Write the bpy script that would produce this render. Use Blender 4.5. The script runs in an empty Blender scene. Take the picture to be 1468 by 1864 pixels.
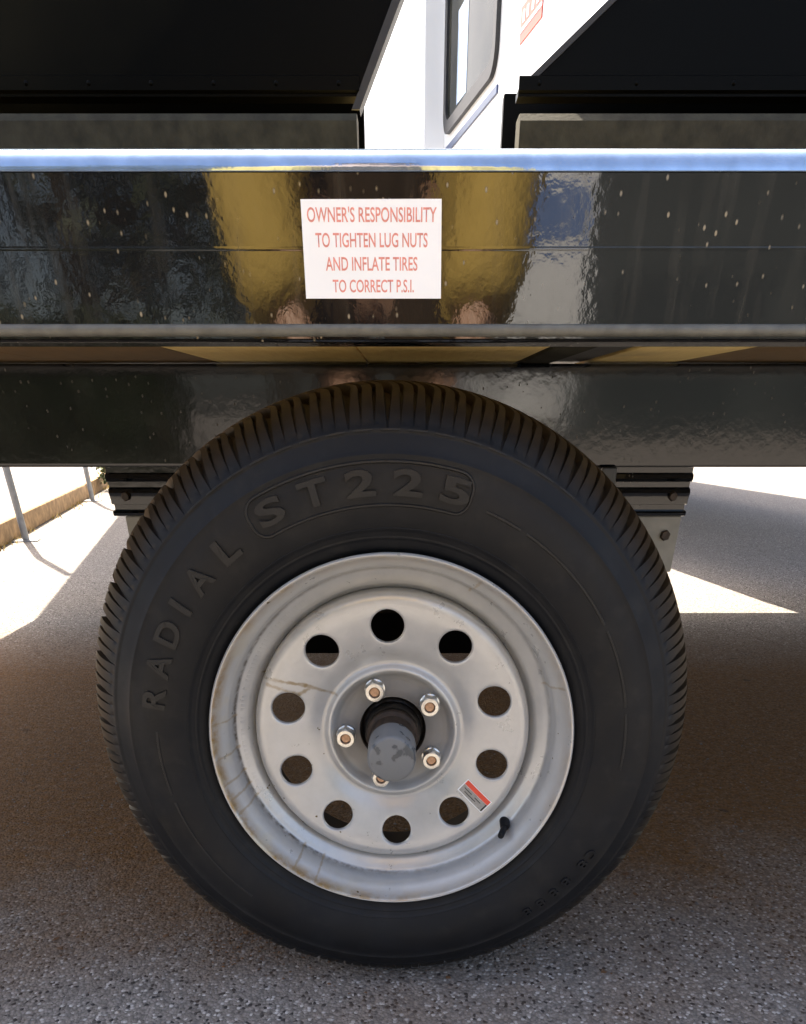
import bpy, bmesh, math, random
from mathutils import Vector, Matrix
R = math.radians
PI = math.pi
random.seed(7)
SC = bpy.context.scene
COL = SC.collection

# ------------------------------------------------------------------ camera
cam_d = bpy.data.cameras.new('camera')
cam_d.sensor_fit = 'HORIZONTAL'
cam_d.sensor_width = 36
cam_d.lens = 31.44
cam_d.shift_x = -0.004
cam_d.shift_y = 0.4983
cam_d.clip_start = 0.02
cam_d.clip_end = 2000
cam = bpy.data.objects.new('camera', cam_d)
cam.location = (0.0166, -0.7662, 0.663)
cam.rotation_euler = (R(90 - 35.48), 0, 0)
COL.objects.link(cam)
SC.camera = cam

# ------------------------------------------------------------------ light
SUN_EL, SUN_AZ = 57.0, 28.7          # azimuth: degrees left of straight ahead (+y)
w = bpy.data.worlds.new('World')
SC.world = w
w.use_nodes = True
wn = w.node_tree
sky = wn.nodes.new('ShaderNodeTexSky')
sky.sky_type = 'NISHITA'
sky.sun_disc = False
sky.sun_elevation = R(SUN_EL)
sky.sun_rotation = R(-SUN_AZ)
sky.dust_density = 4.0
sky.ozone_density = 0.4
sky.air_density = 0.8
bgn = wn.nodes['Background']
bgn.inputs['Strength'].default_value = 0.13
wn.links.new(sky.outputs['Color'], bgn.inputs['Color'])
sd = bpy.data.lights.new('sun', 'SUN')
sd.energy = 5.0
sd.angle = R(0.53)
sd.color = (1.0, 0.94, 0.84)
so = bpy.data.objects.new('sun', sd)
dirv = Vector((-math.sin(R(SUN_AZ)) * math.cos(R(SUN_EL)), math.cos(R(SUN_AZ)) * math.cos(R(SUN_EL)), math.sin(R(SUN_EL))))
so.rotation_euler = dirv.to_track_quat('Z', 'Y').to_euler()
so.location = dirv * 30
COL.objects.link(so)
vs = SC.view_settings
vs.view_transform = 'Standard'
vs.look = 'None'
vs.gamma = 1
vs.use_curve_mapping = False
vs.exposure = 2.3
vs.use_white_balance = True
vs.white_balance_temperature = 7250
SC.render.engine = 'CYCLES'
SC.cycles.max_bounces = 10
SC.cycles.diffuse_bounces = 5
SC.cycles.glossy_bounces = 5

# ------------------------------------------------------------------ node helpers
class NB:
    """Small wrapper round a material's node tree."""
    def __init__(s, name):
        s.m = bpy.data.materials.new(name)
        s.m.use_nodes = True
        s.t = s.m.node_tree
        s.b = s.t.nodes['Principled BSDF']
        s.co = None
    def n(s, typ, **kw):
        nd = s.t.nodes.new(typ)
        for k, v in kw.items():
            setattr(nd, k, v)
        return nd
    def put(s, sock, v):
        if hasattr(v, 'is_output') or isinstance(v, bpy.types.NodeSocket):
            s.t.links.new(v, sock)
        elif isinstance(v, (tuple, list)) and len(v) == 3 and sock.type == 'RGBA':
            sock.default_value = (*v, 1)
        else:
            sock.default_value = v
    def coord(s):
        if s.co is None:
            s.co = s.n('ShaderNodeTexCoord').outputs['Object']
        return s.co
    def scaled(s, sx, sy, sz):
        mp = s.n('ShaderNodeMapping')
        mp.inputs['Scale'].default_value = (sx, sy, sz)
        s.put(mp.inputs['Vector'], s.coord())
        return mp.outputs['Vector']
    def noise(s, scale, detail=4, rough=0.55, vec=None):
        nd = s.n('ShaderNodeTexNoise')
        s.put(nd.inputs['Vector'], vec if vec is not None else s.coord())
        nd.inputs['Scale'].default_value = scale
        nd.inputs['Detail'].default_value = detail
        nd.inputs['Roughness'].default_value = rough
        return nd.outputs['Fac']
    def voro(s, scale, out='Distance', vec=None, feature='F1'):
        nd = s.n('ShaderNodeTexVoronoi', feature=feature)
        s.put(nd.inputs['Vector'], vec if vec is not None else s.coord())
        nd.inputs['Scale'].default_value = scale
        return nd.outputs[out]
    def ramp(s, fac, lo, hi, a=0.0, b=1.0):
        nd = s.n('ShaderNodeMapRange')
        s.put(nd.inputs['Value'], fac)
        nd.inputs['From Min'].default_value = lo
        nd.inputs['From Max'].default_value = hi
        nd.inputs['To Min'].default_value = a
        nd.inputs['To Max'].default_value = b
        return nd.outputs['Result']
    def math(s, op, a, b=0.0):
        nd = s.n('ShaderNodeMath', operation=op)
        s.put(nd.inputs[0], a)
        s.put(nd.inputs[1], b)
        return nd.outputs[0]
    def mix(s, fac, a, b, blend='MIX'):
        nd = s.n('ShaderNodeMix', data_type='RGBA', blend_type=blend)
        s.put(nd.inputs['Factor'], fac)
        s.put(nd.inputs['A'], a) if False else s.put(nd.inputs[6], a)
        s.put(nd.inputs[7], b)
        return nd.outputs[2]
    def xyz(s, vec=None):
        nd = s.n('ShaderNodeSeparateXYZ')
        s.put(nd.inputs[0], vec if vec is not None else s.coord())
        return nd.outputs
    def bump(s, h, strength=0.3, dist=0.001, prev=None):
        nd = s.n('ShaderNodeBump')
        nd.inputs['Strength'].default_value = strength
        nd.inputs['Distance'].default_value = dist
        s.put(nd.inputs['Height'], h)
        if prev is not None:
            s.put(nd.inputs['Normal'], prev)
        return nd.outputs['Normal']
    def set(s, **kw):
        names = {'color': 'Base Color', 'rough': 'Roughness', 'metal': 'Metallic', 'spec': 'Specular IOR Level',
                 'normal': 'Normal', 'coat': 'Coat Weight', 'coat_rough': 'Coat Roughness', 'ior': 'IOR', 'alpha': 'Alpha'}
        for k, v in kw.items():
            s.put(s.b.inputs[names[k]], v)
        return s.m

def simple(name, col, rough=0.5, metal=0.0, spec=0.5, var=0.25, scale=30, bump=0.0, bscale=200, bdist=0.001):
    k = NB(name)
    c2 = tuple(c * (1 - var) for c in col)
    k.set(color=k.mix(k.ramp(k.noise(scale), 0.35, 0.65), c2, col), rough=rough, metal=metal, spec=spec)
    if bump:
        k.set(normal=k.bump(k.noise(bscale, 3), bump, bdist))
    return k.m

# ------------------------------------------------------------------ materials
def mk_asphalt():
    k = NB('asphalt')
    cell = k.voro(225, 'Color')
    bw = k.n('ShaderNodeSeparateColor'); k.put(bw.inputs[0], cell)
    d = k.voro(225, 'Distance')
    big = k.noise(1.3, 5)
    fine = k.noise(420, 2)
    base = k.mix(k.ramp(bw.outputs[0], 0.0, 1.0), (0.150, 0.137, 0.127), (0.285, 0.261, 0.243))
    base = k.mix(k.ramp(bw.outputs[1], 0.86, 0.95), base, (0.52, 0.50, 0.48))       # pale stones
    base = k.mix(k.ramp(bw.outputs[2], 0.89, 0.95), base, (0.020, 0.020, 0.022))    # tarry pits
    base = k.mix(k.ramp(d, 0.45, 0.75, 0, 0.55), base, (0.085, 0.081, 0.078))       # binder between stones
    base = k.mix(k.ramp(big, 0.35, 0.7, 0.0, 0.35), base, (0.165, 0.157, 0.152))
    # warm brown shade under the parked trailer, painted into the asphalt colour
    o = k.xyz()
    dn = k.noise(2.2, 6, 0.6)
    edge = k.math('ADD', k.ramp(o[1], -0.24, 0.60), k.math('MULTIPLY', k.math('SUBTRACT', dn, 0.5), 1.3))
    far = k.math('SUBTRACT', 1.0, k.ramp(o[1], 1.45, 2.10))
    dust_or_shade = k.math('MULTIPLY', k.ramp(edge, 0.15, 0.85), far)
    dust_or_shade = k.math('MULTIPLY', dust_or_shade, k.ramp(k.noise(60, 4), 0.25, 0.6, 0.72, 1.0))
    base = k.mix(k.math('MULTIPLY', dust_or_shade, 0.96), base, k.mix(k.ramp(bw.outputs[0], 0, 1), (0.100, 0.046, 0.012), (0.180, 0.090, 0.028)))
    spots = k.math('MULTIPLY', k.ramp(k.noise(14, 3), 0.66, 0.72), k.ramp(k.noise(3, 2), 0.45, 0.6))
    base = k.mix(k.math('MULTIPLY', spots, 0.6), base, (0.022, 0.018, 0.014))
    h = k.math('ADD', k.math('MULTIPLY', d, -1.0), k.math('MULTIPLY', fine, 0.35))
    k.set(color=base, rough=k.ramp(bw.outputs[1], 0, 1, 0.8, 1.0), spec=0.10, normal=k.bump(h, 0.7, 0.0035))
    return k.m

def mk_gloss(name, col, rough=0.07, wav=0.25, dust_or_shade=0.5, streak=True):
    """Glossy black paint: a slightly wavy sheet under dusty film, dried run marks and specks."""
    k = NB(name)
    o = k.coord()
    run = k.noise(9, 5, 0.6, k.scaled(7, 1, 0.7))
    blot = k.noise(5, 5)
    dm = k.math('MULTIPLY', k.ramp(run, 0.52, 0.78), k.ramp(blot, 0.35, 0.65, 0.25, 1.0)) if streak else k.ramp(blot, 0.5, 0.8)
    cell = k.n('ShaderNodeSeparateColor')
    vec = k.scaled(1, 1, 0.62)
    k.put(cell.inputs[0], k.voro(210, 'Color', vec))
    dd = k.voro(210, 'Distance', vec)
    speck = k.math('MULTIPLY', k.ramp(cell.outputs[0], 0.82, 0.86), k.math('SUBTRACT', 1.0, k.ramp(dd, 0.10, 0.26)))
    speck = k.math('MULTIPLY', speck, k.ramp(k.noise(11, 2), 0.36, 0.6))
    c = k.mix(k.math('MULTIPLY', dm, dust_or_shade * 0.30), col, (0.16, 0.14, 0.11))
    c = k.mix(k.math('MULTIPLY', speck, 0.75 if streak else 0.15), c, (0.36, 0.30, 0.20))
    r = k.math('MAXIMUM', k.ramp(dm, 0, 1, rough, rough + 0.22 * dust_or_shade), k.math('MULTIPLY', speck, 0.8))
    big = k.noise(26, 2, 0.5, k.scaled(1, 1, 0.8))
    n1 = k.bump(big, wav, 0.0016)
    n2 = k.bump(k.noise(95, 3), wav * 1.3, 0.0006, n1)
    k.set(color=c, rough=r, spec=0.58, normal=n2)
    return k.m

def mk_rubber(name, col, brown=(0.10, 0.070, 0.036), amount=0.5, rough=0.62):
    k = NB(name)
    o = k.xyz()
    rr = k.math('SQRT', k.math('ADD', k.math('MULTIPLY', o[0], o[0]), k.math('MULTIPLY', o[2], o[2])))
    n = k.noise(16, 6, 0.65)
    tread = k.math('ADD', k.ramp(rr, 0.300, 0.345), k.math('MULTIPLY', k.math('SUBTRACT', n, 0.5), 0.9))
    c = k.mix(k.ramp(n, 0.3, 0.75), col, tuple(x * 1.7 for x in col))
    c = k.mix(k.math('MULTIPLY', k.ramp(k.noise(45, 4), 0.55, 0.8), 0.35), c, (0.028, 0.027, 0.024))
    c = k.mix(k.ramp(k.noise(9, 6, 0.7), 0.50, 0.72, 0.0, 0.5), c, (0.014, 0.014, 0.0145))
    c = k.mix(k.math('MULTIPLY', k.ramp(k.noise(160, 2), 0.70, 0.74), 0.8), c, (0.004, 0.004, 0.004))
    c = k.mix(k.math('MULTIPLY', k.ramp(tread, 0.25, 1.0), amount), c, brown)
    nb = k.bump(k.noise(700, 2), 0.18, 0.0004)
    nb = k.bump(k.noise(7, 3), 0.25, 0.004, nb)
    k.set(color=c, rough=k.ramp(n, 0.3, 0.7, rough - 0.08, rough + 0.14), spec=0.28, normal=nb)
    return k.m

def seg_dist(k, o, a, b):
    """distance in the wheel plane (x, z) from segment a-b, as nodes"""
    ax, az = a; bx, bz = b
    L2 = (bx - ax) ** 2 + (bz - az) ** 2
    px = k.math('SUBTRACT', o[0], ax); pz = k.math('SUBTRACT', o[2], az)
    t = k.math('ADD', k.math('MULTIPLY', px, (bx - ax) / L2), k.math('MULTIPLY', pz, (bz - az) / L2))
    nd = k.n('ShaderNodeClamp'); k.put(nd.inputs[0], t); t = nd.outputs[0]
    dx = k.math('SUBTRACT', px, k.math('MULTIPLY', t, bx - ax))
    dz = k.math('SUBTRACT', pz, k.math('MULTIPLY', t, bz - az))
    return k.math('SQRT', k.math('ADD', k.math('MULTIPLY', dx, dx), k.math('MULTIPLY', dz, dz)))

def mk_silver():
    k = NB('silver_wheel_paint')
    o = k.xyz()
    x, z = o[0], o[2]
    rr = k.math('SQRT', k.math('ADD', k.math('MULTIPLY', x, x), k.math('MULTIPLY', z, z)))
    n = k.noise(35, 6, 0.65)
    n2 = k.noise(120, 4)
    c = k.mix(k.ramp(n, 0.3, 0.7), (0.43, 0.44, 0.445), (0.50, 0.51, 0.515))
    left = k.ramp(k.math('SUBTRACT', k.math('MULTIPLY', x, -1.0), k.math('MULTIPLY', z, 0.35)), -0.02, 0.17)
    # yellow-brown rust creeping from under the lip, heaviest at the left and lower left
    lip = k.math('MULTIPLY', k.ramp(rr, 0.1965, 0.2035), k.math('SUBTRACT', 1.0, k.ramp(rr, 0.2052, 0.2062)))
    lip = k.math('MULTIPLY', lip, k.math('MULTIPLY', k.ramp(n, 0.36, 0.6), k.ramp(left, 0, 1, 0.34, 1.0)))
    c = k.mix(k.math('MULTIPLY', lip, 0.95), c, (0.27, 0.155, 0.030))
    # caked dirt in the groove between the flange and the stamped band
    gr = k.math('MULTIPLY', k.ramp(rr, 0.1855, 0.1872), k.math('SUBTRACT', 1.0, k.ramp(rr, 0.1880, 0.1902)))
    gr = k.math('MULTIPLY', gr, k.math('MULTIPLY', k.ramp(n2, 0.25, 0.6), k.ramp(left, 0, 1, 0.25, 1.0)))
    c = k.mix(k.math('MULTIPLY', gr, 0.9), c, (0.050, 0.033, 0.018))
    # pale dried chalky film on the flange, left
    film = k.math('MULTIPLY', k.ramp(rr, 0.190, 0.195), k.math('MULTIPLY', k.ramp(k.noise(22, 5), 0.5, 0.62), left))
    c = k.mix(k.math('MULTIPLY', film, 0.45), c, (0.52, 0.47, 0.35))
    # dried run marks across the disc to the hub ring
    for a, b in (((-0.150, 0.0745), (-0.100, 0.062)), ((-0.100, 0.062), (-0.066, 0.047)), ((-0.143, 0.066), (-0.108, 0.051)), ((-0.108, 0.051), (-0.098, 0.057))):
        d = seg_dist(k, o, a, b)
        d = k.math('ADD', d, k.math('MULTIPLY', k.math('SUBTRACT', n2, 0.5), 0.006))
        s = k.math('SUBTRACT', 1.0, k.ramp(d, 0.0006, 0.0026))
        c = k.mix(k.math('MULTIPLY', s, k.ramp(n, 0.3, 0.6, 0.25, 0.8)), c, (0.22, 0.16, 0.07))
    for ang in (171, 183, 192, 197.5, 203, 63, 21, 231, 240):          # thin radial stains on the flange
        a = R(ang)
        d = seg_dist(k, o, (0.186 * math.cos(a), 0.186 * math.sin(a)), (0.203 * math.cos(a), 0.203 * math.sin(a)))
        d = k.math('ADD', d, k.math('MULTIPLY', k.math('SUBTRACT', n2, 0.5), 0.005))
        s = k.math('SUBTRACT', 1.0, k.ramp(d, 0.0005, 0.0022))
        c = k.mix(k.math('MULTIPLY', s, 0.5), c, (0.27, 0.18, 0.07))
    chip = k.math('MULTIPLY', k.ramp(k.noise(95, 2), 0.735, 0.75), k.ramp(k.noise(8, 2), 0.48, 0.55))
    c = k.mix(chip, c, (0.10, 0.075, 0.03))
    # road grime baked on the hidden inner barrel behind the disc
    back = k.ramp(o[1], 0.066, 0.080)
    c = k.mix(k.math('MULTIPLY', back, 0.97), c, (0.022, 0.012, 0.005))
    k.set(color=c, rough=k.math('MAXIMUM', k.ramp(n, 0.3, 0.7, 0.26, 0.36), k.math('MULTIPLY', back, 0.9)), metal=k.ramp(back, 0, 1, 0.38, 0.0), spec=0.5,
          normal=k.bump(k.noise(300, 3), 0.10, 0.0004))
    return k.m

def mk_plank(name, c1, c2):
    k = NB(name)
    g = k.noise(14, 6, 0.6, k.scaled(14, 1.2, 14))
    c = k.mix(k.ramp(g, 0.3, 0.7), c1, c2)
    c = k.mix(k.ramp(k.noise(9, 4), 0.55, 0.75, 0, 0.5), c, tuple(x * 0.5 for x in c1))
    k.set(color=c, rough=0.4, spec=0.4, normal=k.bump(g, 0.2, 0.001))
    return k.m

M = {}
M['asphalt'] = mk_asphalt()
M['rail'] = mk_gloss('glossy_black_paint', (0.0065, 0.0065, 0.007), 0.045, 0.10, 0.6)
M['beam'] = mk_gloss('glossy_black_frame_paint', (0.003, 0.0045, 0.0065), 0.08, 0.09, 0.04, False)
def mk_panel():
    k = NB('black_panel_paint')
    o = k.xyz()
    n = k.noise(7, 6, 0.6)
    # olive sheen of mirrored trees, painted into the colour along a slanting edge
    e = k.math('SUBTRACT', k.math('MULTIPLY', k.math('SUBTRACT', o[2], 1.07), 1.6), k.math('ADD', o[0], 0.52))
    f = k.ramp(k.math('ADD', e, k.math('MULTIPLY', k.math('SUBTRACT', n, 0.5), 0.25)), -0.10, 0.12)
    f = k.math('MULTIPLY', f, k.ramp(k.noise(3, 4), 0.3, 0.7, 0.5, 1.0))
    c = k.mix(f, (0.0014, 0.0015, 0.0013), (0.0105, 0.0095, 0.0050))
    k.set(color=c, rough=k.ramp(f, 0, 1, 0.35, 0.6), spec=0.06, normal=k.bump(k.noise(30, 3), 0.08, 0.001))
    return k.m
M['matte_black'] = mk_panel()
M['dusty_black'] = simple('dusty_black_paint', (0.042, 0.040, 0.027), 0.65, spec=0.2, var=0.5, scale=35, bump=0.4, bscale=220)
M['black'] = simple('black_steel', (0.008, 0.008, 0.008), 0.35, var=0.3)
M['axle'] = simple('axle_steel', (0.006, 0.005, 0.004), 0.8, spec=0.15, var=0.4)
M['greyplate'] = simple('dusty_grey_steel', (0.24, 0.235, 0.21), 0.6, var=0.2, scale=40)
M['rubber'] = mk_rubber('tyre_rubber', (0.0026, 0.0032, 0.0045), (0.050, 0.030, 0.010), 0.7, 0.55)
M['letter'] = mk_rubber('scuffed_tyre_lettering', (0.0105, 0.0105, 0.0105), amount=0.1, rough=0.45)
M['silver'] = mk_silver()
M['zinc'] = simple('zinc_plated_steel', (0.78, 0.77, 0.72), 0.28, 0.85, var=0.15, scale=200)
M['brass'] = simple('coppery_stud_end', (0.55, 0.34, 0.22), 0.45, 0.6, var=0.35, scale=300)
M['hubsteel'] = simple('greasy_hub_iron', (0.009, 0.007, 0.006), 0.42, 0.2, var=0.6, scale=70, bump=0.5, bscale=120, bdist=0.003)
M['rust'] = simple('rusty_steel', (0.045, 0.028, 0.018), 0.6, 0.2, var=0.6, scale=120, bump=0.3)
M['plank'] = mk_plank('yellow_deck_wood', (0.74, 0.53, 0.18), (0.88, 0.68, 0.28))
M['plank_dark'] = mk_plank('brown_deck_wood', (0.10, 0.055, 0.012), (0.18, 0.10, 0.025))
M['edge'] = simple('sky_tinted_edge', (0.33, 0.45, 0.62), 0.08, 0.75, var=0.2, scale=60, bump=0.15, bscale=80)  # blue tint stands in for mirrored sky
M['bead'] = simple('dusty_bead', (0.12, 0.12, 0.105), 0.5, 0.1, var=0.35, scale=70, bump=0.2, bscale=150)
def mk_cap():
    k = NB('grey_rubber_cap')
    n = k.noise(48, 3, 0.5)
    c = k.mix(k.ramp(n, 0.54, 0.58), (0.135, 0.145, 0.155), (0.052, 0.062, 0.072))
    k.set(color=c, rough=k.ramp(n, 0.54, 0.58, 0.5, 0.25), normal=k.bump(k.noise(260, 3), 0.15, 0.0006))
    return k.m
M['cap'] = mk_cap()
M['white_vinyl'] = simple('white_vinyl', (0.82, 0.86, 0.90), 0.35, var=0.03)
M['red_ink'] = simple('faded_red_ink', (0.76, 0.29, 0.25), 0.5, var=0.25, scale=300)
M['red'] = simple('red_print', (0.75, 0.07, 0.035), 0.4, var=0.1)
M['greyprint'] = simple('grey_print', (0.34, 0.33, 0.31), 0.45, var=0.25, scale=400)
M['ink'] = simple('black_ink', (0.03, 0.03, 0.03), 0.5)
M['rvwhite'] = simple('white_fibreglass', (0.82, 0.85, 0.88), 0.25, var=0.03, scale=3)
M['skyblue'] = simple('mirrored_sky_blue', (0.16, 0.26, 0.52), 0.3, var=0.1)  # colour stands in for blue sky seen in the rail
M['teal'] = simple('dull_teal_cladding', (0.062, 0.075, 0.078), 0.6, var=0.25, scale=0.6)
M['tealdark'] = simple('dark_teal_door', (0.045, 0.056, 0.060), 0.5, var=0.2, scale=1.0)
M['rvtrim'] = simple('navy_trim', (0.03, 0.06, 0.16), 0.35)
M['rvseal'] = simple('black_rubber_seal', (0.02, 0.02, 0.022), 0.5)
def mk_glass():
    k = NB('dark_window_glass')
    k.set(color=k.mix(k.ramp(k.noise(1.6, 4), 0.4, 0.6), (0.016, 0.018, 0.015), (0.045, 0.046, 0.040)), rough=0.10, spec=0.04)
    return k.m
M['glass'] = mk_glass()
M['blind'] = simple('pale_blue_blind', (0.30, 0.42, 0.62), 0.7)
M['pole'] = simple('galvanised_pole', (0.24, 0.25, 0.26), 0.45, 0.3, var=0.2)
M['canvas'] = simple('tan_canvas', (0.45, 0.42, 0.36), 0.9, var=0.15)
M['timber'] = simple('weathered_timber', (0.34, 0.22, 0.115), 0.9, var=0.45, scale=16, bump=0.6, bscale=60, bdist=0.004)
M['straw'] = simple('dry_grass', (0.42, 0.30, 0.10), 0.9, var=0.4, scale=9)
M['leaf'] = simple('shrub_leaf', (0.10, 0.13, 0.03), 0.6, var=0.5, scale=14)
M['tree_leaf'] = simple('tree_leaf', (0.035, 0.055, 0.018), 0.6, var=0.5, scale=2)
M['bark'] = simple('bark', (0.10, 0.075, 0.05), 0.9, var=0.4, scale=8, bump=0.6, bscale=20, bdist=0.02)
M['stone'] = simple('loose_grit', (0.22, 0.20, 0.185), 0.9, var=0.65, scale=130)
M['leafbit'] = simple('dry_leaf_bits', (0.16, 0.075, 0.03), 0.85, var=0.5, scale=70)
M['skin'] = simple('skin', (0.52, 0.31, 0.21), 0.5, var=0.1)
M['khaki'] = simple('khaki_cloth', (0.52, 0.36, 0.085), 0.85, var=0.12, scale=12, bump=0.3, bscale=14, bdist=0.01)
M['brown_cloth'] = simple('dark_brown_cloth', (0.058, 0.033, 0.012), 0.9, var=0.3, scale=9)
M['hair'] = simple('brown_hair', (0.04, 0.025, 0.015), 0.6)
M['shoe'] = simple('boot_leather', (0.06, 0.035, 0.02), 0.6)
M['phone'] = simple('dark_phone', (0.02, 0.02, 0.025), 0.2)

# ------------------------------------------------------------------ object helpers
def finish(bm, name, mat, parent=None, loc=None, sharp=35, smooth=True, wn=False):
    me = bpy.data.meshes.new(name)
    bmesh.ops.recalc_face_normals(bm, faces=bm.faces[:])
    bm.to_mesh(me); bm.free()
    if smooth:
        for p in me.polygons: p.use_smooth = True
        me.set_sharp_from_angle(angle=R(sharp))
    me.materials.append(mat)
    o = link(me, name, parent, loc)
    if wn:
        md = o.modifiers.new('weighted', 'WEIGHTED_NORMAL'); md.keep_sharp = True; md.weight = 100
    return o
def link(me, name, parent=None, loc=None):
    o = bpy.data.objects.new(name, me)
    COL.objects.link(o)
    if parent is not None:
        o.parent = parent
    if loc is not None:
        o.location = loc
    return o
def tag(o, label=None, cat=None, group=None, kind=None):
    if label: o['label'] = label
    if cat: o['category'] = cat
    if group: o['group'] = group
    if kind: o['kind'] = kind
    return o
def root(name, label, cat, loc=(0, 0, 0), rz=0, group=None):
    o = bpy.data.objects.new(name, None)
    o.empty_display_size = 0.1
    o.location = loc; o.rotation_euler = (0, 0, rz)
    COL.objects.link(o)
    return tag(o, label, cat, group)
def box(bm, x0, x1, y0, y1, z0, z1, bev=0.0, seg=2):
    r = bmesh.ops.create_cube(bm, size=1)
    vv = r['verts']
    for v in vv:
        v.co = Vector((x0 + (v.co.x + .5) * (x1 - x0), y0 + (v.co.y + .5) * (y1 - y0), z0 + (v.co.z + .5) * (z1 - z0)))
    if bev:
        es = {e for v in vv for e in v.link_edges}
        bmesh.ops.bevel(bm, geom=list(es), offset=bev, segments=seg, affect='EDGES', profile=0.5)
def boxobj(name, mat, parent, x0, x1, y0, y1, z0, z1, bev=0.003, loc=None):
    bm = bmesh.new(); box(bm, x0, x1, y0, y1, z0, z1, bev)
    return finish(bm, name, mat, parent, loc, wn=bev > 0)
def tube(bm, pts, rad, n=12, cap=True):
    rings = []
    pts = [Vector(p) for p in pts]
    rads = rad if isinstance(rad, (list, tuple)) else [rad] * len(pts)
    for i, p in enumerate(pts):
        d = (pts[min(i + 1, len(pts) - 1)] - pts[max(i - 1, 0)]).normalized()
        a = d.orthogonal().normalized() if i == 0 else (a - d * a.dot(d)).normalized()
        b = d.cross(a)
        rings.append([bm.verts.new(p + (a * math.cos(2 * PI * j / n) + b * math.sin(2 * PI * j / n)) * rads[i]) for j in range(n)])
    for r0, r1 in zip(rings, rings[1:]):
        for j in range(n):
            bm.faces.new((r0[j], r0[(j + 1) % n], r1[(j + 1) % n], r1[j]))
    if cap:
        bm.faces.new(rings[0]); bm.faces.new(rings[-1])
def revolve(bm, prof, n=96, close=False):
    """prof: list of (radius, y); turned about the y axis"""
    rings = []
    for r, y in prof:
        if r < 1e-6:
            rings.append([bm.verts.new((0, y, 0))])
        else:
            rings.append([bm.verts.new((r * math.cos(2 * PI * j / n), y, r * math.sin(2 * PI * j / n))) for j in range(n)])
    pairs = list(zip(rings, rings[1:])) + ([(rings[-1], rings[0])] if close else [])
    for a, b in pairs:
        for j in range(n):
            k = (j + 1) % n
            if len(a) == 1: bm.faces.new((a[0], b[j], b[k]))
            elif len(b) == 1: bm.faces.new((a[j], a[k], b[0]))
            else: bm.faces.new((a[j], a[k], b[k], b[j]))
    return rings
def extrude_x(bm, prof, x0, x1, closed=True):
    """prof: (y, z) outline pushed along x"""
    a = [bm.verts.new((x0, y, z)) for y, z in prof]
    b = [bm.verts.new((x1, y, z)) for y, z in prof]
    n = len(prof)
    for i in range(n if closed else n - 1):
        j = (i + 1) % n
        bm.faces.new((a[i], a[j], b[j], b[i]))
    if closed:
        bm.faces.new(a); bm.faces.new(b)
def prism(bm, pts, y0, y1):
    """pts: (x, z) outline with thickness from y0 to y1"""
    a = [bm.verts.new((x, y0, z)) for x, z in pts]
    b = [bm.verts.new((x, y1, z)) for x, z in pts]
    n = len(pts)
    bm.faces.new(a); bm.faces.new(b)
    for i in range(n):
        j = (i + 1) % n
        bm.faces.new((a[i], a[j], b[j], b[i]))
def interp(tab, x):
    if x <= tab[0][0]: return tab[0][1]
    for (a, b), (c, d) in zip(tab, tab[1:]):
        if x <= c: return b + (d - b) * (x - a) / (c - a)
    return tab[-1][1]
def text_mesh(s, size=1.0, extrude=0.0, bevel=0.0, space=1.0, align='CENTER', offset=0.0):
    cu = bpy.data.curves.new('text', 'FONT')
    cu.body = s; cu.size = size; cu.extrude = extrude; cu.bevel_depth = bevel
    cu.offset = offset; cu.bevel_resolution = 1; cu.resolution_u = 4
    cu.space_character = space
    cu.align_x = align; cu.align_y = 'CENTER'
    o = bpy.data.objects.new('text', cu)
    COL.objects.link(o)
    me = bpy.data.meshes.new_from_object(o.evaluated_get(bpy.context.evaluated_depsgraph_get()))
    bpy.data.objects.remove(o); bpy.data.curves.remove(cu)
    return me

# ================================================================== SETTING
bm = bmesh.new()
bmesh.ops.create_grid(bm, x_segments=1, y_segments=1, size=400)
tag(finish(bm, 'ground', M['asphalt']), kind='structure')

# ================================================================== TRAILER
H = 0.3425
TX, TY = 0.4, 1.3
TR = root('utility_trailer', 'black flat-deck trailer with a silver wheel, warning label and glossy side rail', 'trailer', (TX, TY, 0))
OFF = (-TX, -TY, 0)                                   # children are modelled in world metres
X0, X1 = -1.63, 2.55                                  # ends of the deck
Y1 = 2.63                                             # far side

# side rail: folded steel, rounded top, proud bottom lip, faint crease along the middle
prof = [(0.015, 0.7090), (-0.026, 0.7090), (-0.0300, 0.7094), (-0.0312, 0.7104), (-0.0300, 0.7114), (-0.0300, 0.7120),
        (-0.0300, 0.7635), (-0.0300, 0.7640), (-0.03012, 0.7650), (-0.0300, 0.7660), (-0.0300, 0.7665), (-0.0300, 0.8060), (-0.0260, 0.8064), (-0.0255, 0.8150), (0.015, 0.8150)]
bm = bmesh.new(); extrude_x(bm, prof, X0, X1)
finish(bm, 'side_rail', M['rail'], TR, OFF, sharp=30, wn=True)
# rounded top edge, bright sky reflection put into its colour, dusty bead along the foot
prof = [(-0.0262, 0.8065), (-0.0302, 0.8066)]
for i in range(0, 13):
    a = PI - i * (PI / 2) / 12
    prof.append((-0.0175 + 0.0130 * math.cos(a), 0.8070 + 0.0135 * math.sin(a)))
prof += [(0.015, 0.8205), (0.015, 0.8155), (-0.0262, 0.8155)]
bm = bmesh.new(); extrude_x(bm, prof, X0, X1)
finish(bm, 'rail_top_edge', M['edge'], TR, OFF, sharp=40)
prof = [(-0.0301 - 0.0042 * math.sin(PI * i / 10), 0.7166 + 0.0040 * math.cos(PI * i / 10)) for i in range(11)]
bm = bmesh.new(); extrude_x(bm, prof, X0, X1)
finish(bm, 'rail_bead', M['bead'], TR, OFF, sharp=40)

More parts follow.
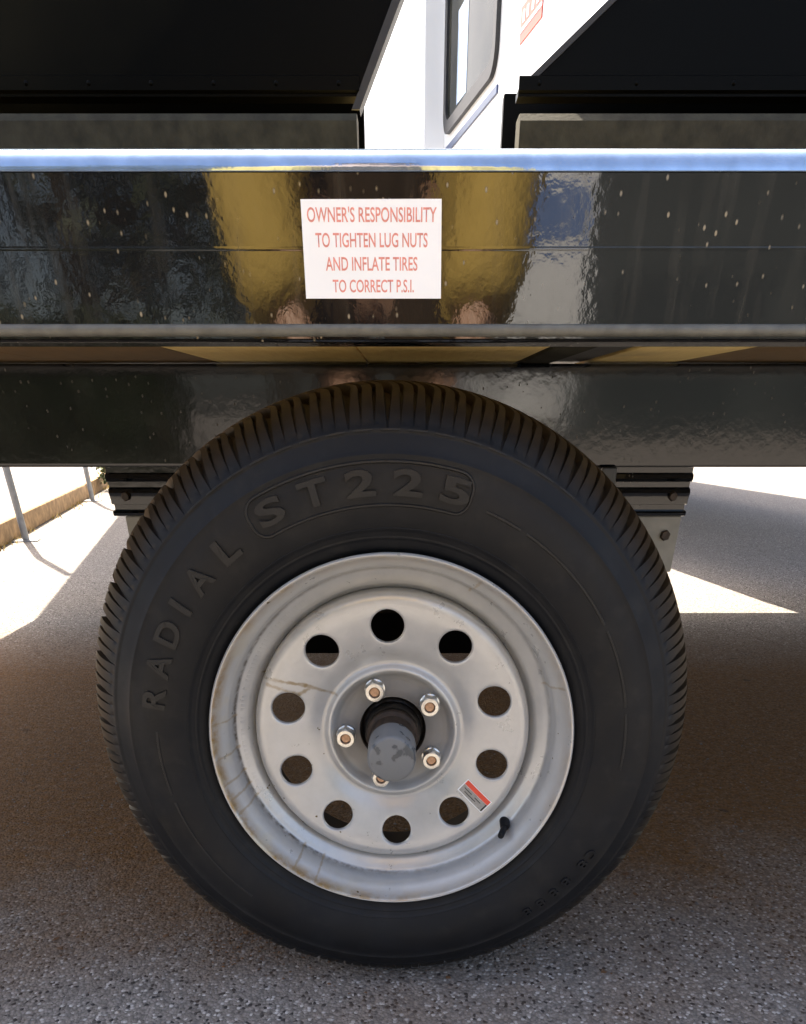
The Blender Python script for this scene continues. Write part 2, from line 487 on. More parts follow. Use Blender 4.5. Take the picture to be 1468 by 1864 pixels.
# deck boards: undersides show between the rail and the frame beam
edges = [-0.21 - 0.18 * i for i in range(7, 0, -1)] + [-0.21, -0.03, 0.15, 0.235, 0.34] + [0.34 + 0.18 * i for i in range(1, 13)]
edges = [X0 + 0.004] + edges[:] + [X1 - 0.004]
for xa, xb in zip(edges, edges[1:]):
    if xb - xa < 0.03: continue
    if abs(xa - 0.15) < 0.001:
        boxobj('cross_brace', M['dusty_black'], TR, xa + 0.002, xb - 0.045, 0.0155, Y1 - 0.002, 0.7100, 0.7480, 0.003, OFF)
        boxobj('cross_brace', M['black'], TR, xb - 0.044, xb - 0.002, 0.0155, Y1 - 0.002, 0.7130, 0.7480, 0.003, OFF)
        continue
    pale = -0.215 < xa < 0.24
    boxobj('deck_board', M['plank'] if pale else M['plank_dark'], TR, xa + 0.0008, xb - 0.0008, 0.0155, Y1 - 0.002, 0.7115, 0.7490, 0.0015, OFF)
bm = bmesh.new(); box(bm, X0, X1, Y1, Y1 + 0.04, 0.709, 0.819, 0.004)
finish(bm, 'far_rail', M['rail'], TR, OFF)
for x in (X0 - 0.03, X1):
    boxobj('end_rail', M['rail'], TR, x, x + 0.03, -0.019, Y1 + 0.02, 0.7095, 0.8185, 0.004, OFF)

# frame beams, cross members, hangers, spring, axle
for y0, y1 in ((0.285, 0.345), (2.255, 2.315)):
    boxobj('frame_beam', M['beam'], TR, X0 + 0.01, X1 - 0.01, y0, y1, 0.6060, 0.7095, 0.004, OFF)
for x in (-1.45, -0.9, 0.95, 1.5, 2.05):
    boxobj('cross_member', M['black'], TR, x, x + 0.06, 0.3465, 2.2535, 0.615, 0.705, 0.003, OFF)
def hanger(xa, xb, sgn):
    y0 = 0.286
    bm = bmesh.new()
    # pressed hanger: stacked folds seen end on
    zs = [(0.6058, 0.004), (0.600, 0.004), (0.5985, -0.001), (0.594, -0.003), (0.5905, 0.000), (0.5895, 0.006), (0.584, 0.006), (0.582, 0.000),
          (0.578, -0.002), (0.570, 0.001), (0.5655, 0.001), (0.564, 0.010), (0.5585, 0.010), (0.5575, 0.001), (0.5555, -0.001), (0.5525, 0.000), (0.5515, 0.004)]
    pr = [(y0 + d, z) for z, d in zs] + [(0.343, 0.5515), (0.343, 0.6058)]
    extrude_x(bm, pr, xa, xb)
    o = finish(bm, 'spring_hanger', M['beam'], TR, OFF, sharp=30)
    bm = bmesh.new(); box(bm, xa + 0.012 * (sgn < 0), xb - 0.002, 0.292, 0.338, 0.484, 0.5513, 0.002)
    finish(bm, 'hanger_plate', M['greyplate'], o)
    for bx, bz, mt, sz in ((xa + 0.022 if sgn < 0 else xb - 0.022, 0.5745, M['rust'], 0.0055), (xa + 0.026 if sgn < 0 else xb - 0.020, 0.529, M['rust'], 0.0065)):
        bm = bmesh.new()
        yb = 0.2835 if bz > 0.55 else 0.2915
        vs_ = [[bm.verts.new((bx + r_ * math.cos(PI / 3 * q + .3), yb - d_, bz + r_ * math.sin(PI / 3 * q + .3))) for q in range(6)] for r_, d_ in ((sz, -0.002), (sz, 0.0035), (sz * .8, 0.0045))]
        for r0_, r1_ in zip(vs_, vs_[1:]):
            for q in range(6): bm.faces.new((r0_[q], r0_[(q + 1) % 6], r1_[(q + 1) % 6], r1_[q]))
        bm.faces.new(vs_[-1])
        finish(bm, 'bolt', mt, o, smooth=False)
hanger(-0.366, -0.262, -1)
hanger(0.270, 0.3815, 1)
for y in (2.256,):
    for xa, xb in ((-0.366, -0.285), (0.287, 0.3815)):
        boxobj('spring_hanger', M['beam'], TR, xa, xb, y, y + 0.057, 0.49, 0.6055, 0.003, OFF)
boxobj('bump_stop', M['black'], TR, 0.262, 0.282, 0.276, 0.284, 0.575, 0.607, 0.003, OFF)
def spring(y):
    bm = bmesh.new()
    for k in range(4):
        half = 0.30 - 0.06 * k
        pts_t, pts_b = [], []
        for i in range(13):
            x = -half + 2 * half * i / 12
            z = 0.412 + 0.150 * (x / 0.30) ** 2 - 0.0085 * k
            pts_t.append((x, z)); pts_b.append((x, z - 0.0078))
        prism(bm, pts_t + pts_b[::-1], y - 0.025, y + 0.025)
    return finish(bm, 'leaf_spring', M['axle'], TR, OFF, smooth=False)
spring(0.318); spring(2.285)
bm = bmesh.new(); tube(bm, [(0, 0.16, H), (0, Y1 - 0.18, H)], 0.030, 24)
finish(bm, 'axle', M['axle'], TR, OFF)
boxobj('axle_plate', M['axle'], TR, -0.150, 0.160, 0.283, 0.354, 0.3775, 0.4330, 0.003, OFF)

# tall black box sides standing on the deck with an open gap between them
def sides(x_far, edge, flip, void_end):
    # edge: list of (x, z) down the gap side, top to bottom
    zt = 1.85
    (xa, za), (xb, zb) = edge
    slope = (xa - xb) / (za - zb)
    xt = xa + slope * (zt - za)
    y = 0.80
    bm = bmesh.new()
    prism(bm, [(x_far, 1.047), (xb, 1.047), (xb, zb), (xt, zt), (x_far, zt)], y, y + 0.03)
    p = finish(bm, 'side_panel', M['matte_black'], TR, OFF, smooth=False)
    # folded hem along the panel's foot, with a row of rivets
    bm = bmesh.new()
    lo, hi = min(x_far, xb), max(x_far, xb)
    extrude_x(bm, [(y - 0.001, 1.050), (y - 0.006, 1.052), (y - 0.006, 1.066), (y - 0.0005, 1.068)], lo, hi)
    finish(bm, 'panel_hem', M['matte_black'], p)
    bm = bmesh.new(); revolve(bm, [(0.0, -0.0022), (0.0022, -0.0012), (0.0032, 0.0)], 10)
    first = None
    nr = 16
    for i in range(nr):
        x = lo + 0.03 + (hi - lo - 0.06) * i / (nr - 1)
        if first is None:
            first = finish(bm, 'rivet', M['matte_black'], p, (x, y - 0.0061, 1.059))
        else:
            link(first.data, 'rivet', p, (x, y - 0.0061, 1.059))
    # thin edge trim up the gap side
    bm = bmesh.new()
    s = 0.012 if flip else -0.012
    prism(bm, [(xb, zb), (xb + s, zb), (xt + s, zt), (xt, zt)], y - 0.004, y - 0.0003)
    finish(bm, 'edge_trim', M['rvseal'], p, smooth=False)
    # recessed kick plate below the panel, and the dusty lower sill in front of it
    lo, hi = min(x_far, void_end), max(x_far, void_end)
    boxobj('kick_plate', M['matte_black'], TR, lo, hi, 1.02, 1.05, 0.7525, 1.105, 0.002, OFF)
    bm = bmesh.new()
    extrude_x(bm, [(0.745, 0.7505), (0.745, 1.010), (0.752, 1.0185), (0.765, 1.0205), (0.80, 1.0205), (0.80, 0.7505)], lo, hi)
    finish(bm, 'lower_sill', M['dusty_black'], TR, OFF)
sides(-1.50, [(0.0090, 1.139), (-0.0535, 1.033)], False, -0.056)
sides(2.40, [(0.304, 1.139), (0.1835, 1.055)], True, 0.1833)

# warning label stuck on the rail
bm = bmesh.new()
prism(bm, [(-0.0625, 0.7360), (0.0440, 0.7360), (0.0430, 0.7922), (-0.0622, 0.7920)], -0.0306, -0.03005)
LAB = finish(bm, 'warning_label', M['white_vinyl'], TR, OFF, smooth=False)
LAB['label'] = 'white warning label with faded red lettering'
def print_line(s, xc, zc, width, height, y, mat, parent, name, rot=0.0):
    me = text_mesh(s, offset=0.012)
    xs = [v.co.x for v in me.vertices]; ys = [v.co.y for v in me.vertices]
    sx = width / (max(xs) - min(xs)); sy = height / (max(ys) - min(ys))
    mx = (max(xs) + min(xs)) / 2; my = (max(ys) + min(ys)) / 2
    for v in me.vertices:
        px, pz = (v.co.x - mx) * sx, (v.co.y - my) * sy
        v.co = (xc + px * math.cos(rot) - pz * math.sin(rot), y, zc + px * math.sin(rot) + pz * math.cos(rot))
    me.materials.append(mat)
    me.name = name
    return link(me, name, parent)
print_line("OWNER'S RESPONSIBILITY", -0.0093, 0.7838, 0.0975, 0.0085, -0.0307, M['red_ink'], LAB, 'printed_line')
print_line("TO TIGHTEN LUG NUTS", -0.0098, 0.7697, 0.0855, 0.0082, -0.0307, M['red_ink'], LAB, 'printed_line')
print_line("AND INFLATE TIRES", -0.0102, 0.7563, 0.0710, 0.0080, -0.0307, M['red_ink'], LAB, 'printed_line')
print_line("TO CORRECT P.S.I.", -0.0092, 0.7434, 0.0635, 0.0076, -0.0307, M['red_ink'], LAB, 'printed_line')

# ------------------------------------------------------------------ wheel
def disc_y(r):
    return interp([(0.0405, 0.0760), (0.050, 0.0748), (0.062, 0.0742), (0.068, 0.0725), (0.0718, 0.0680), (0.0745, 0.0625), (0.0770, 0.0608), (0.0795, 0.0625),
                   (0.0825, 0.0665), (0.0860, 0.0672), (0.092, 0.0640), (0.100, 0.0595), (0.1277, 0.0500), (0.143, 0.0455), (0.150, 0.0445)], r)
def smooth_disc_y(r, w=0.003):
    return sum(disc_y(r + w * t) for t in (-1, -.5, 0, .5, 1)) / 5
def wheel_mesh():
    bm = bmesh.new()
    n = 160
    # outer rim barrel and flange
    rim = [(0.2030, 0.0150), (0.2060, 0.0100), (0.2080, 0.0055), (0.2084, 0.0025), (0.2078, 0.0006), (0.2066, -0.0004), (0.2052, 0.0000), (0.2040, 0.0014),
           (0.2032, 0.0036), (0.2020, 0.0068), (0.2002, 0.0105), (0.1980, 0.0145), (0.1955, 0.0185), (0.1930, 0.0225), (0.1912, 0.0270), (0.1902, 0.0330),
           (0.1896, 0.0390), (0.1888, 0.0430), (0.1872, 0.0458), (0.1850, 0.0474), (0.1825, 0.0486), (0.1790, 0.0508), (0.1750, 0.0535), (0.1715, 0.0565), (0.1692, 0.0600), (0.1672, 0.0640), (0.1652, 0.0665), (0.1690, 0.0690),
           (0.1672, 0.0720), (0.1664, 0.0850), (0.1664, 0.1180), (0.1760, 0.1280), (0.1890, 0.1340), (0.1900, 0.1600), (0.2040, 0.1730), (0.2084, 0.1750)]
    revolve(bm, rim, n)
    # disc: outer skirt
    skirt = [(0.1690, 0.0880), (0.1640, 0.0850), (0.1650, 0.0640), (0.1648, 0.0560), (0.1640, 0.0512), (0.1624, 0.0478), (0.1600, 0.0456), (0.1565, 0.0445), (0.1530, 0.0442), (0.150, smooth_disc_y(0.150))]
    revolve(bm, skirt, n)
    inner = [(0.090 - 0.0005 * i, smooth_disc_y(0.090 - 0.0005 * i, 0.0016)) for i in range(0, 99, 2)]
    inner += [(0.0405, 0.0775), (0.0400, 0.0900)]
    inner[0] = (0.090, smooth_disc_y(0.090))
    revolve(bm, inner, n)
    # ten sectors, each with a round hole
    rh, rc = 0.0186, 0.1277
    PH = 1.602
    r0, r1 = 0.090, 0.150
    def on(u, v):     # u: arc length at rc, v: r - rc, in the sector's frame -> (x, y, z)
        return u, v
    for s in range(10):
        ac = PH + s * 2 * PI / 10
        outer = []
        a0, a1 = ac - PI / 10, ac + PI / 10
        for i in range(16): outer.append((a0 + (a1 - a0) * i / 16, r0))
        for i in range(8): outer.append((a1, r0 + (r1 - r0) * i / 8))
        for i in range(16): outer.append((a1 - (a1 - a0) * i / 16, r1))
        for i in range(8): outer.append((a0, r1 - (r1 - r0) * i / 8))
        N = len(outer)
        OP = [Vector((r * math.cos(a), r * math.sin(a))) for a, r in outer]
        hc = Vector((rc * math.cos(ac), rc * math.sin(ac)))
        HP = []
        for p in OP:
            d = (p - hc).normalized()
            HP.append(d)
        rings = []
        for f in (0.0, 0.3, 0.55, 0.75, 0.88, 1.0):
            ring = []
            for p, d in zip(OP, HP):
                q = hc + d * (rh + 0.0022)
                xy = p.lerp(q, f)
                ring.append(bm.verts.new((xy.x, smooth_disc_y(xy.length), xy.y)))
            rings.append(ring)
        for dr, dy in ((0.0010, 0.0003), (0.0003, 0.0011), (0.0, 0.0024), (0.0, 0.0050)):
            ring = []
            for d in HP:
                q = hc + d * (rh + dr)
                ring.append(bm.verts.new((q.x, smooth_disc_y(q.length) + dy, q.y)))
            rings.append(ring)
        for ra, rb in zip(rings, rings[1:]):
            for j in range(N):
                k = (j + 1) % N
                bm.faces.new((ra[j], ra[k], rb[k], rb[j]))
    # rotate the revolved rings' vertices to the sectors' phase
    bmesh.ops.remove_doubles(bm, verts=bm.verts[:], dist=1e-7)
    return bm
_w = wheel_mesh()
WH = finish(_w, 'wheel', M['silver'], TR, (-TX, -TY, H), sharp=40)

# tyre ----------------------------------------------------------------
TPROF = [(0.2035, 0.0180), (0.2070, 0.0130), (0.2095, 0.0095), (0.2125, 0.0070), (0.2180, 0.0035), (0.2200, 0.0023), (0.2206, 0.0011), (0.2220, 0.0003), (0.2230, 0.0004), (0.2260, -0.0015), (0.2280, -0.0027), (0.2284, -0.0035), (0.2300, -0.0044), (0.2306, -0.0040), (0.2350, -0.0065), (0.2440, -0.0105), (0.2530, -0.0132),
         (0.2620, -0.0147), (0.2710, -0.0152), (0.2800, -0.0146), (0.2868, -0.0134), (0.2882, -0.0138), (0.2900, -0.0142), (0.2916, -0.0132), (0.2935, -0.0116), (0.2990, -0.0096), (0.3045, -0.0066), (0.3062, -0.0060),
         (0.3075, -0.0064), (0.3090, -0.0060), (0.3105, -0.0045), (0.3135, -0.0026), (0.3165, -0.0006), (0.3200, 0.0020), (0.3240, 0.0055), (0.3280, 0.0096), (0.3320, 0.0146), (0.3355, 0.0200), (0.3388, 0.0262),
         (0.3412, 0.0320), (0.3428, 0.0390), (0.3440, 0.0480), (0.3450, 0.0620), (0.3455, 0.0875), (0.3450, 0.1130), (0.3428, 0.1360), (0.3355, 0.1550), (0.3200, 0.1730), (0.2950, 0.1860), (0.2700, 0.1900),
         (0.2400, 0.1830), (0.2150, 0.1670), (0.2035, 0.1570)]
def side_y(r):
    return interp([p for p in TPROF if p[1] < 0.05 and p[0] >= 0.2035], r)
def build_tyre():
    bm = bmesh.new()
    NG = 168
    cols = []                                        # (angle, groove weight, groove kind)
    rnd = random.Random(3)
    pitch = 2 * PI / NG
    for g in range(NG):
        kind = 1.0 if g % 3 == 0 else (0.55 if g % 3 == 1 else 0.65)
        for u, wt in ((-0.30, 0.0), (-0.18, 1.0), (0.0, 1.0), (0.18, 1.0), (0.30, 0.0), (0.5, 0.0)):
            cols.append((g, u, wt, kind))
    rings = []
    for r, y in TPROF:
        # how deep and how wide the shoulder grooves run at this point of the profile
        if 0.3080 < r and y < 0.09:
            s = (r - 0.3080) / (0.3410 - 0.3080)
            s = max(0.0, min(1.0, s))
            depth = 0.0075 * s ** 1.15
            wid = 0.16 + 0.84 * s
        else:
            depth, wid = (0.0075, 1.0) if (r > 0.330) else (0.0, 0.15)
        if 0.06 < y < 0.1:
            depth *= 0.6
        ring = []
        for g, u, wt, kind in cols:
            # short sipes stop higher up the shoulder than the wide grooves
            dd = depth if kind == 1.0 else max(0.0, depth * 1.0 - 0.0006) * 0.8
            uu = u if abs(u) > 0.4 else u * wid * (1.25 if kind == 1.0 else 0.6)
            a = (g + uu) * pitch + 0.10 * max(0, (y - 0.03)) / 0.06
            rr = r - dd * wt
            yy = y + dd * wt * 0.45 * (1 if y < 0.0875 else -1) * (1 if r < 0.3425 else 0)
            ring.append(bm.verts.new((rr * math.cos(a), yy, max(-H + 0.001, rr * math.sin(a)))))
        rings.append(ring)
    n = len(cols)
    for a, b in zip(rings, rings[1:]):
        for j in range(n):
            k = (j + 1) % n
            bm.faces.new((a[j], a[k], b[k], b[j]))
    return bm
TYRE = finish(build_tyre(), 'tyre', M['rubber'], WH, sharp=38)

# raised sidewall lettering, each letter its own piece
def curved(me, a0, r0, sx, sy, lift):
    for v in me.vertices:
        r = r0 + v.co.y * sy
        a = a0 - v.co.x * sx / r0
        v.co = (r * math.cos(a), side_y(r) - lift - v.co.z, r * math.sin(a))
def letter(ch, ang, r0, wd, ht, mat, lift=0.0012):
    me = text_mesh(ch, 1.0, 0.0013, 0.0, offset=0.028)
    xs = [v.co.x for v in me.vertices]; ys = [v.co.y for v in me.vertices]
    mx, my = (max(xs) + min(xs)) / 2, (max(ys) + min(ys)) / 2
    for v in me.vertices:
        v.co.x = (v.co.x - mx) / (max(xs) - min(xs)); v.co.y = (v.co.y - my) / (max(ys) - min(ys))
    bmx = bmesh.new(); bmx.from_mesh(me)
    bmesh.ops.subdivide_edges(bmx, edges=[e for e in bmx.edges if e.calc_length() > 0.2], cuts=2)
    bmx.to_mesh(me); bmx.free()
    curved(me, R(ang), r0, wd, ht, lift)
    me.materials.append(mat)
    me.name = 'raised_letter'
    return link(me, 'raised_letter', WH)
for ch, ang, wd in (('S', 114.2, .027), ('T', 104.8, .027), ('2', 95.4, .028), ('2', 86.0, .028), ('5', 76.6, .028)):
    letter(ch, ang, 0.2685, wd, 0.0215, M['letter'], 0.0012)
for ch, ang, wd in (('R', 164.6, .024), ('A', 156.8, .026), ('D', 149.0, .025), ('I', 142.4, .006), ('A', 135.0, .026), ('L', 126.0, .022)):
    letter(ch, ang, 0.2640, wd, 0.0235, M['letter'])
def patch(a_from, a_to, r_lo, r_hi, lift, mat, name, round_ends=True, wid=None):
    """a low raised pad or rib lying on the sidewall"""
    bmx = bmesh.new()
    na = max(4, int(abs(a_to - a_from) / 1.5)); rm = (r_lo + r_hi) / 2; hw = (r_hi - r_lo) / 2
    top = []; bot = []
    nr = 6
    for i in range(na + 1):
        t = i / na
        a = R(a_from + (a_to - a_from) * t)
        arc = abs(R(a_to - a_from)) * rm
        e = min(t, 1 - t) * arc
        k = 1.0
        rad = min(hw * 0.75, 0.012) if round_ends else 0
        if round_ends and e < rad:
            k = (hw - rad + math.sqrt(max(0, rad * rad - (rad - e) ** 2))) / hw
        rowt, rowb = [], []
        for j in range(nr + 1):
            r = rm + hw * k * (2 * j / nr - 1)
            l = lift * (0.15 if (j in (0, nr) or i in (0, na)) else 1.0)
            rowt.append(bmx.verts.new((r * math.cos(a), side_y(r) - l, r * math.sin(a))))
        top.append(rowt)
    for p, q in zip(top, top[1:]):
        for j in range(nr):
            bmx.faces.new((p[j], p[j + 1], q[j + 1], q[j]))
    return finish(bmx, name, mat, WH, sharp=25)
def pad_outline():
    rm, hw, rad = 0.26725, 0.0172, 0.0135
    half = R(118.9 - 73.3) * rm / 2; am = R((118.9 + 73.3) / 2)
    pts = []
    for cu, cv, a0 in ((half - rad, hw - rad, 0), (-(half - rad), hw - rad, PI / 2), (-(half - rad), -(hw - rad), PI), (half - rad, -(hw - rad), 1.5 * PI)):
        for i in range(9):
            a = a0 + i * (PI / 2) / 8
            pts.append((cu + rad * math.cos(a), cv + rad * math.sin(a)))
    full = []
    for i, p in enumerate(pts):
        q = pts[(i + 1) % len(pts)]
        m = max(1, int(math.hypot(q[0] - p[0], q[1] - p[1]) / 0.004))
        for j in range(m):
            full.append((p[0] + (q[0] - p[0]) * j / m, p[1] + (q[1] - p[1]) * j / m))
    bmx = bmesh.new(); rows = []
    n = len(full)
    for i, (u, v) in enumerate(full):
        (u0, v0), (u1, v1) = full[i - 1], full[(i + 1) % n]
        d = Vector((u1 - u0, v1 - v0)).normalized(); nx, ny = d.y, -d.x
        row = []
        for off, l in ((-0.0016, 0.0), (-0.0007, 0.0017), (0.0007, 0.0017), (0.0016, 0.0)):
            r = rm + v + ny * off; a = am - (u + nx * off) / rm
            row.append(bmx.verts.new((r * math.cos(a), side_y(r) - l, r * math.sin(a))))
        rows.append(row)
    for i in range(n):
        p, q = rows[i], rows[(i + 1) % n]
        for j in range(3):
            bmx.faces.new((p[j], p[j + 1], q[j + 1], q[j]))
    return finish(bmx, 'pad_border', M['letter'], WH, sharp=30)
pad_outline()
for a, b in ((69.5, 61.5), (60.0, 33.5), (32.0, 13.0), (11.5, -3.0), (173.0, 190.0), (192.0, 226.0)):
    patch(a, b, 0.2598, 0.2626, 0.0013, M['letter'], 'raised_rib', False)
for i in range(16):                                   # dashed rib under the shoulder
    a = 128 - i * 4.6
    patch(a, a - 3.3, 0.3072, 0.3090, 0.0010, M['letter'], 'raised_dash', False)
for i, a in enumerate((-27, -30.5, -37, -41.5, -46, -50.5)):
    letter('C' if i == 0 else '8', a, 0.2745, 0.012, 0.013, M['rubber'])

# hub, grease cap, nuts, valve, stamping, sticker
bm = bmesh.new()
revolve(bm, [(0.0, 0.066), (0.0300, 0.066), (0.0310, 0.064), (0.0330, 0.064), (0.0345, 0.067), (0.0350, 0.078), (0.0385, 0.0815), (0.0390, 0.090), (0.058, 0.092), (0.060, 0.096), (0.060, 0.106), (0.042, 0.112), (0.040, 0.165), (0.0, 0.165)], 48)
finish(bm, 'hub', M['hubsteel'], WH)
bm = bmesh.new()
revolve(bm, [(0.0, 0.060), (0.0315, 0.060), (0.0315, 0.052), (0.0295, 0.0495), (0.0278, 0.0475), (0.0272, 0.040), (0.0268, 0.005), (0.0, 0.004)], 48)
cap = finish(bm, 'grease_cap', M['rust'], WH)
bm = bmesh.new()
revolve(bm, [(0.0269, 0.026), (0.0278, 0.025), (0.0280, 0.020), (0.0278, -0.0125), (0.0272, -0.0160), (0.0258, -0.0178), (0.0240, -0.0184), (0.0, -0.0190)], 48)
finish(bm, 'rubber_plug', M['cap'], WH)
bm = bmesh.new()
NH, n6 = 0.0105, 24
def hexr(a, s):
    t = (a % (PI / 3)) - PI / 6
    return s / math.cos(t)
def nut_bm():
    bmx = bmesh.new()
    n = 48
    rows = []
    spec = [(0.0066, -0.0012, 0, 'c'), (0.0070, -0.0012, 0, 'c'), (0.0102, -0.0010, 0, 'c'), (NH, -0.0002, 1, 'h'), (NH, 0.0120, 1, 'h'), (0.0120, 0.0128, 0, 'c'), (0.0100, 0.0220, 0, 'c')]
    for r, y, _, k in [(0.0064, 0.0040, 0, 'c')] + spec:
        row = []
        for j in range(n):
            a = 2 * PI * j / n
            rad = hexr(a, r) if k == 'h' else r
            yy = y
            if k == 'h' and y < 0.001:
                yy = y + 0.0016 * (rad - r) / (r * 0.1547)
            row.append(bmx.verts.new((rad * math.cos(a), yy, rad * math.sin(a))))
        rows.append(row)
    for p, q in zip(rows, rows[1:]):
        for j in range(n):
            bmx.faces.new((p[j], p[(j + 1) % n], q[(j + 1) % n], q[j]))
    return bmx
nut0 = stud0 = None
for i in range(5):
    a = 1.9356 - i * 2 * PI / 5
    p = (0.05715 * math.cos(a), 0.0530, 0.05715 * math.sin(a))
    if nut0 is None:
        nut0 = nt = finish(nut_bm(), 'lug_nut', M['zinc'], WH, p, sharp=12)
        bm = bmesh.new(); revolve(bm, [(0.0, 0.0015), (0.0048, 0.0016), (0.0060, 0.0026), (0.0063, 0.0040), (0.0063, 0.020)], 20)
        stud0 = finish(bm, 'wheel_stud', M['brass'], WH, p)
    else:
        nt = link(nut0.data, 'lug_nut', WH, p)
        link(stud0.data, 'wheel_stud', WH, p)
    nt.rotation_euler = (0, random.uniform(0, 1), 0)
bm = bmesh.new()
tube(bm, [(0.1455, 0.060, -0.1135), (0.1440, 0.040, -0.1138), (0.1425, 0.034, -0.1145)], [0.0072, 0.0066, 0.0050], 16)
tube(bm, [(0.1425, 0.034, -0.1145), (0.1370, 0.020, -0.1180), (0.1362, 0.018, -0.1186)], [0.0042, 0.0042, 0.0036], 14)
finish(bm, 'valve_stem', M['rubber'], WH)
bm = bmesh.new()
rs = random.Random(5)
for i in range(74):
    a = R(122 + i * 1.62)
    if rs.random() < 0.08: continue
    r, y = 0.1785, 0.0497
    ca, sa = math.cos(a), math.sin(a)
    hw = 0.0011 + rs.random() * 0.0005; hh = 0.0034
    vv = []
    for du in (-hw, hw):
        for dv in (-hh, hh):
            rr = r + dv
            yy = interp([(0.1715, 0.0580), (0.1750, 0.0540), (0.1790, 0.0508), (0.1825, 0.0486), (0.1850, 0.0474)], rr)
            for l in (0.0, -0.0006):
                vv.append(bm.verts.new((rr * ca - du * sa, yy + l + 0.0001, rr * sa + du * ca)))
    for f in ((1, 3, 7, 5), (0, 1, 5, 4), (2, 6, 7, 3), (0, 2, 3, 1), (4, 5, 7, 6)):
        bm.faces.new([vv[q] for q in f])
st = finish(bm, 'stamped_marks', M['silver'], WH, smooth=False)
st['kind'] = 'stuff'
# red and grey sticker on the disc
def sticker_pt(u, v, lift):
    c = Vector((0.1035, -0.0776)); ax = Vector((0.0301, -0.0265)).normalized(); ay = Vector((-ax.y, ax.x))
    q = c + ax * u + ay * v
    return (q.x, smooth_disc_y(q.length) - lift, q.y)
def sticker(name, u0, u1, v0, v1, lift, mat, cut=0.0):
    bmx = bmesh.new(); nu, nv = 10, 5
    top = [[bmx.verts.new(sticker_pt(u0 + (u1 - u0) * i / nu, v0 + (v1 - v0) * j / nv, lift)) for j in range(nv + 1)] for i in range(nu + 1)]
    for i in range(nu):
        for j in range(nv):
            bmx.faces.new((top[i][j], top[i + 1][j], top[i + 1][j + 1], top[i][j + 1]))
    r = bmesh.ops.extrude_face_region(bmx, geom=bmx.faces[:])
    for e in r['geom']:
        if isinstance(e, bmesh.types.BMVert): e.co.y += lift * 0.6
    return finish(bmx, name, mat, WH, sharp=30)
sticker('wheel_sticker', -0.0205, 0.0205, -0.0095, 0.0100, 0.0004, M['white_vinyl'])
sticker('sticker_print', -0.0192, 0.0192, 0.0030, 0.0092, 0.0007, M['red'])
sticker('sticker_print', -0.0192, 0.0165, -0.0084, 0.0026, 0.0007, M['greyprint'])
sticker('sticker_print', 0.0168, 0.0192, -0.0084, 0.0026, 0.0007, M['ink'])
for (u, v, l) in ((-0.010, -0.001, .012), (-0.004, -0.0045, .018), (0.006, -0.0012, .010)):
    sticker('sticker_print', u - l / 2, u + l / 2, v - 0.0006, v + 0.0006, 0.0009, M['ink'])

# the wheel on the far side: same mesh data, turned about
far = link(WH.data, 'wheel', TR, (-TX, 2.60 - TY, H)); far.rotation_euler = (0, 0, PI)
for ch in list(WH.children):
    if ch.name.split('.')[0] in ('tyre', 'hub', 'grease_cap', 'rubber_plug', 'lug_nut'):
        c = ch.copy(); COL.objects.link(c); c.parent = far

# ================================================================== WHITE CAMPER beyond the trailer
RZ = math.atan2(0.2, 1.0)
RV = root('camper', 'tall white camper with a black framed window seen through the gap above the rail', 'camper', (1.285, 2.78, 0), RZ)
def rv_body():
    bmx = bmesh.new()
    W, L = 2.45, 8.2
    # outline in (y, z), rounded nose, raised front overhang, lower main floor
    out = [(0.25, 1.02)]
    for i in range(1, 7):
        a = -PI / 2 - i * (PI / 2) / 7
        out.append((0.25 + 0.25 * math.cos(a), 1.27 + 0.25 * math.sin(a)))
    out += [(0.0, 1.27), (0.0, 2.5), (0.12, 3.2), (0.40, 3.75), (0.75, 3.95), (1.2, 4.02), (L - 0.1, 4.02), (L, 3.9), (L, 0.78), (3.55, 0.78), (3.40, 1.02)]
    a = [bmx.verts.new((0, y, z)) for y, z in out]
    b = [bmx.verts.new((W, y, z)) for y, z in out]
    fa = bmx.faces.new(a); fb = bmx.faces.new(b)
    for i in range(len(out)):
        j = (i + 1) % len(out)
        bmx.faces.new((a[i], a[j], b[j], b[i]))
    es = [e for e in bmx.edges if abs(e.verts[0].co.x - e.verts[1].co.x) < 1e-6]
    bmesh.ops.bevel(bmx, geom=es, offset=0.03, segments=3, affect='EDGES')
    return bmx
finish(rv_body(), 'body', M['rvwhite'], RV, sharp=40)
def rrect(y0, y1, z0, z1, r, n=6):
    pts = []
    for cy, cz, a0 in ((y1 - r, z1 - r, 0), (y0 + r, z1 - r, PI / 2), (y0 + r, z0 + r, PI), (y1 - r, z0 + r, 1.5 * PI)):
        for i in range(n + 1):
            a = a0 + i * (PI / 2) / n
            pts.append((cy + r * math.cos(a), cz + r * math.sin(a)))
    return pts
def plate(name, mat, parent, pts, x0, x1):
    bmx = bmesh.new()
    a = [bmx.verts.new((x0, y, z)) for y, z in pts]
    b = [bmx.verts.new((x1, y, z)) for y, z in pts]
    bmx.faces.new(a); bmx.faces.new(b)
    for i in range(len(pts)):
        j = (i + 1) % len(pts)
        bmx.faces.new((a[i], a[j], b[j], b[i]))
    return finish(bmx, name, mat, parent, sharp=30)
wf = plate('window', M['glass'], RV, rrect(3.46, 4.78, 2.50, 3.42, 0.10), -0.012, 0.02)
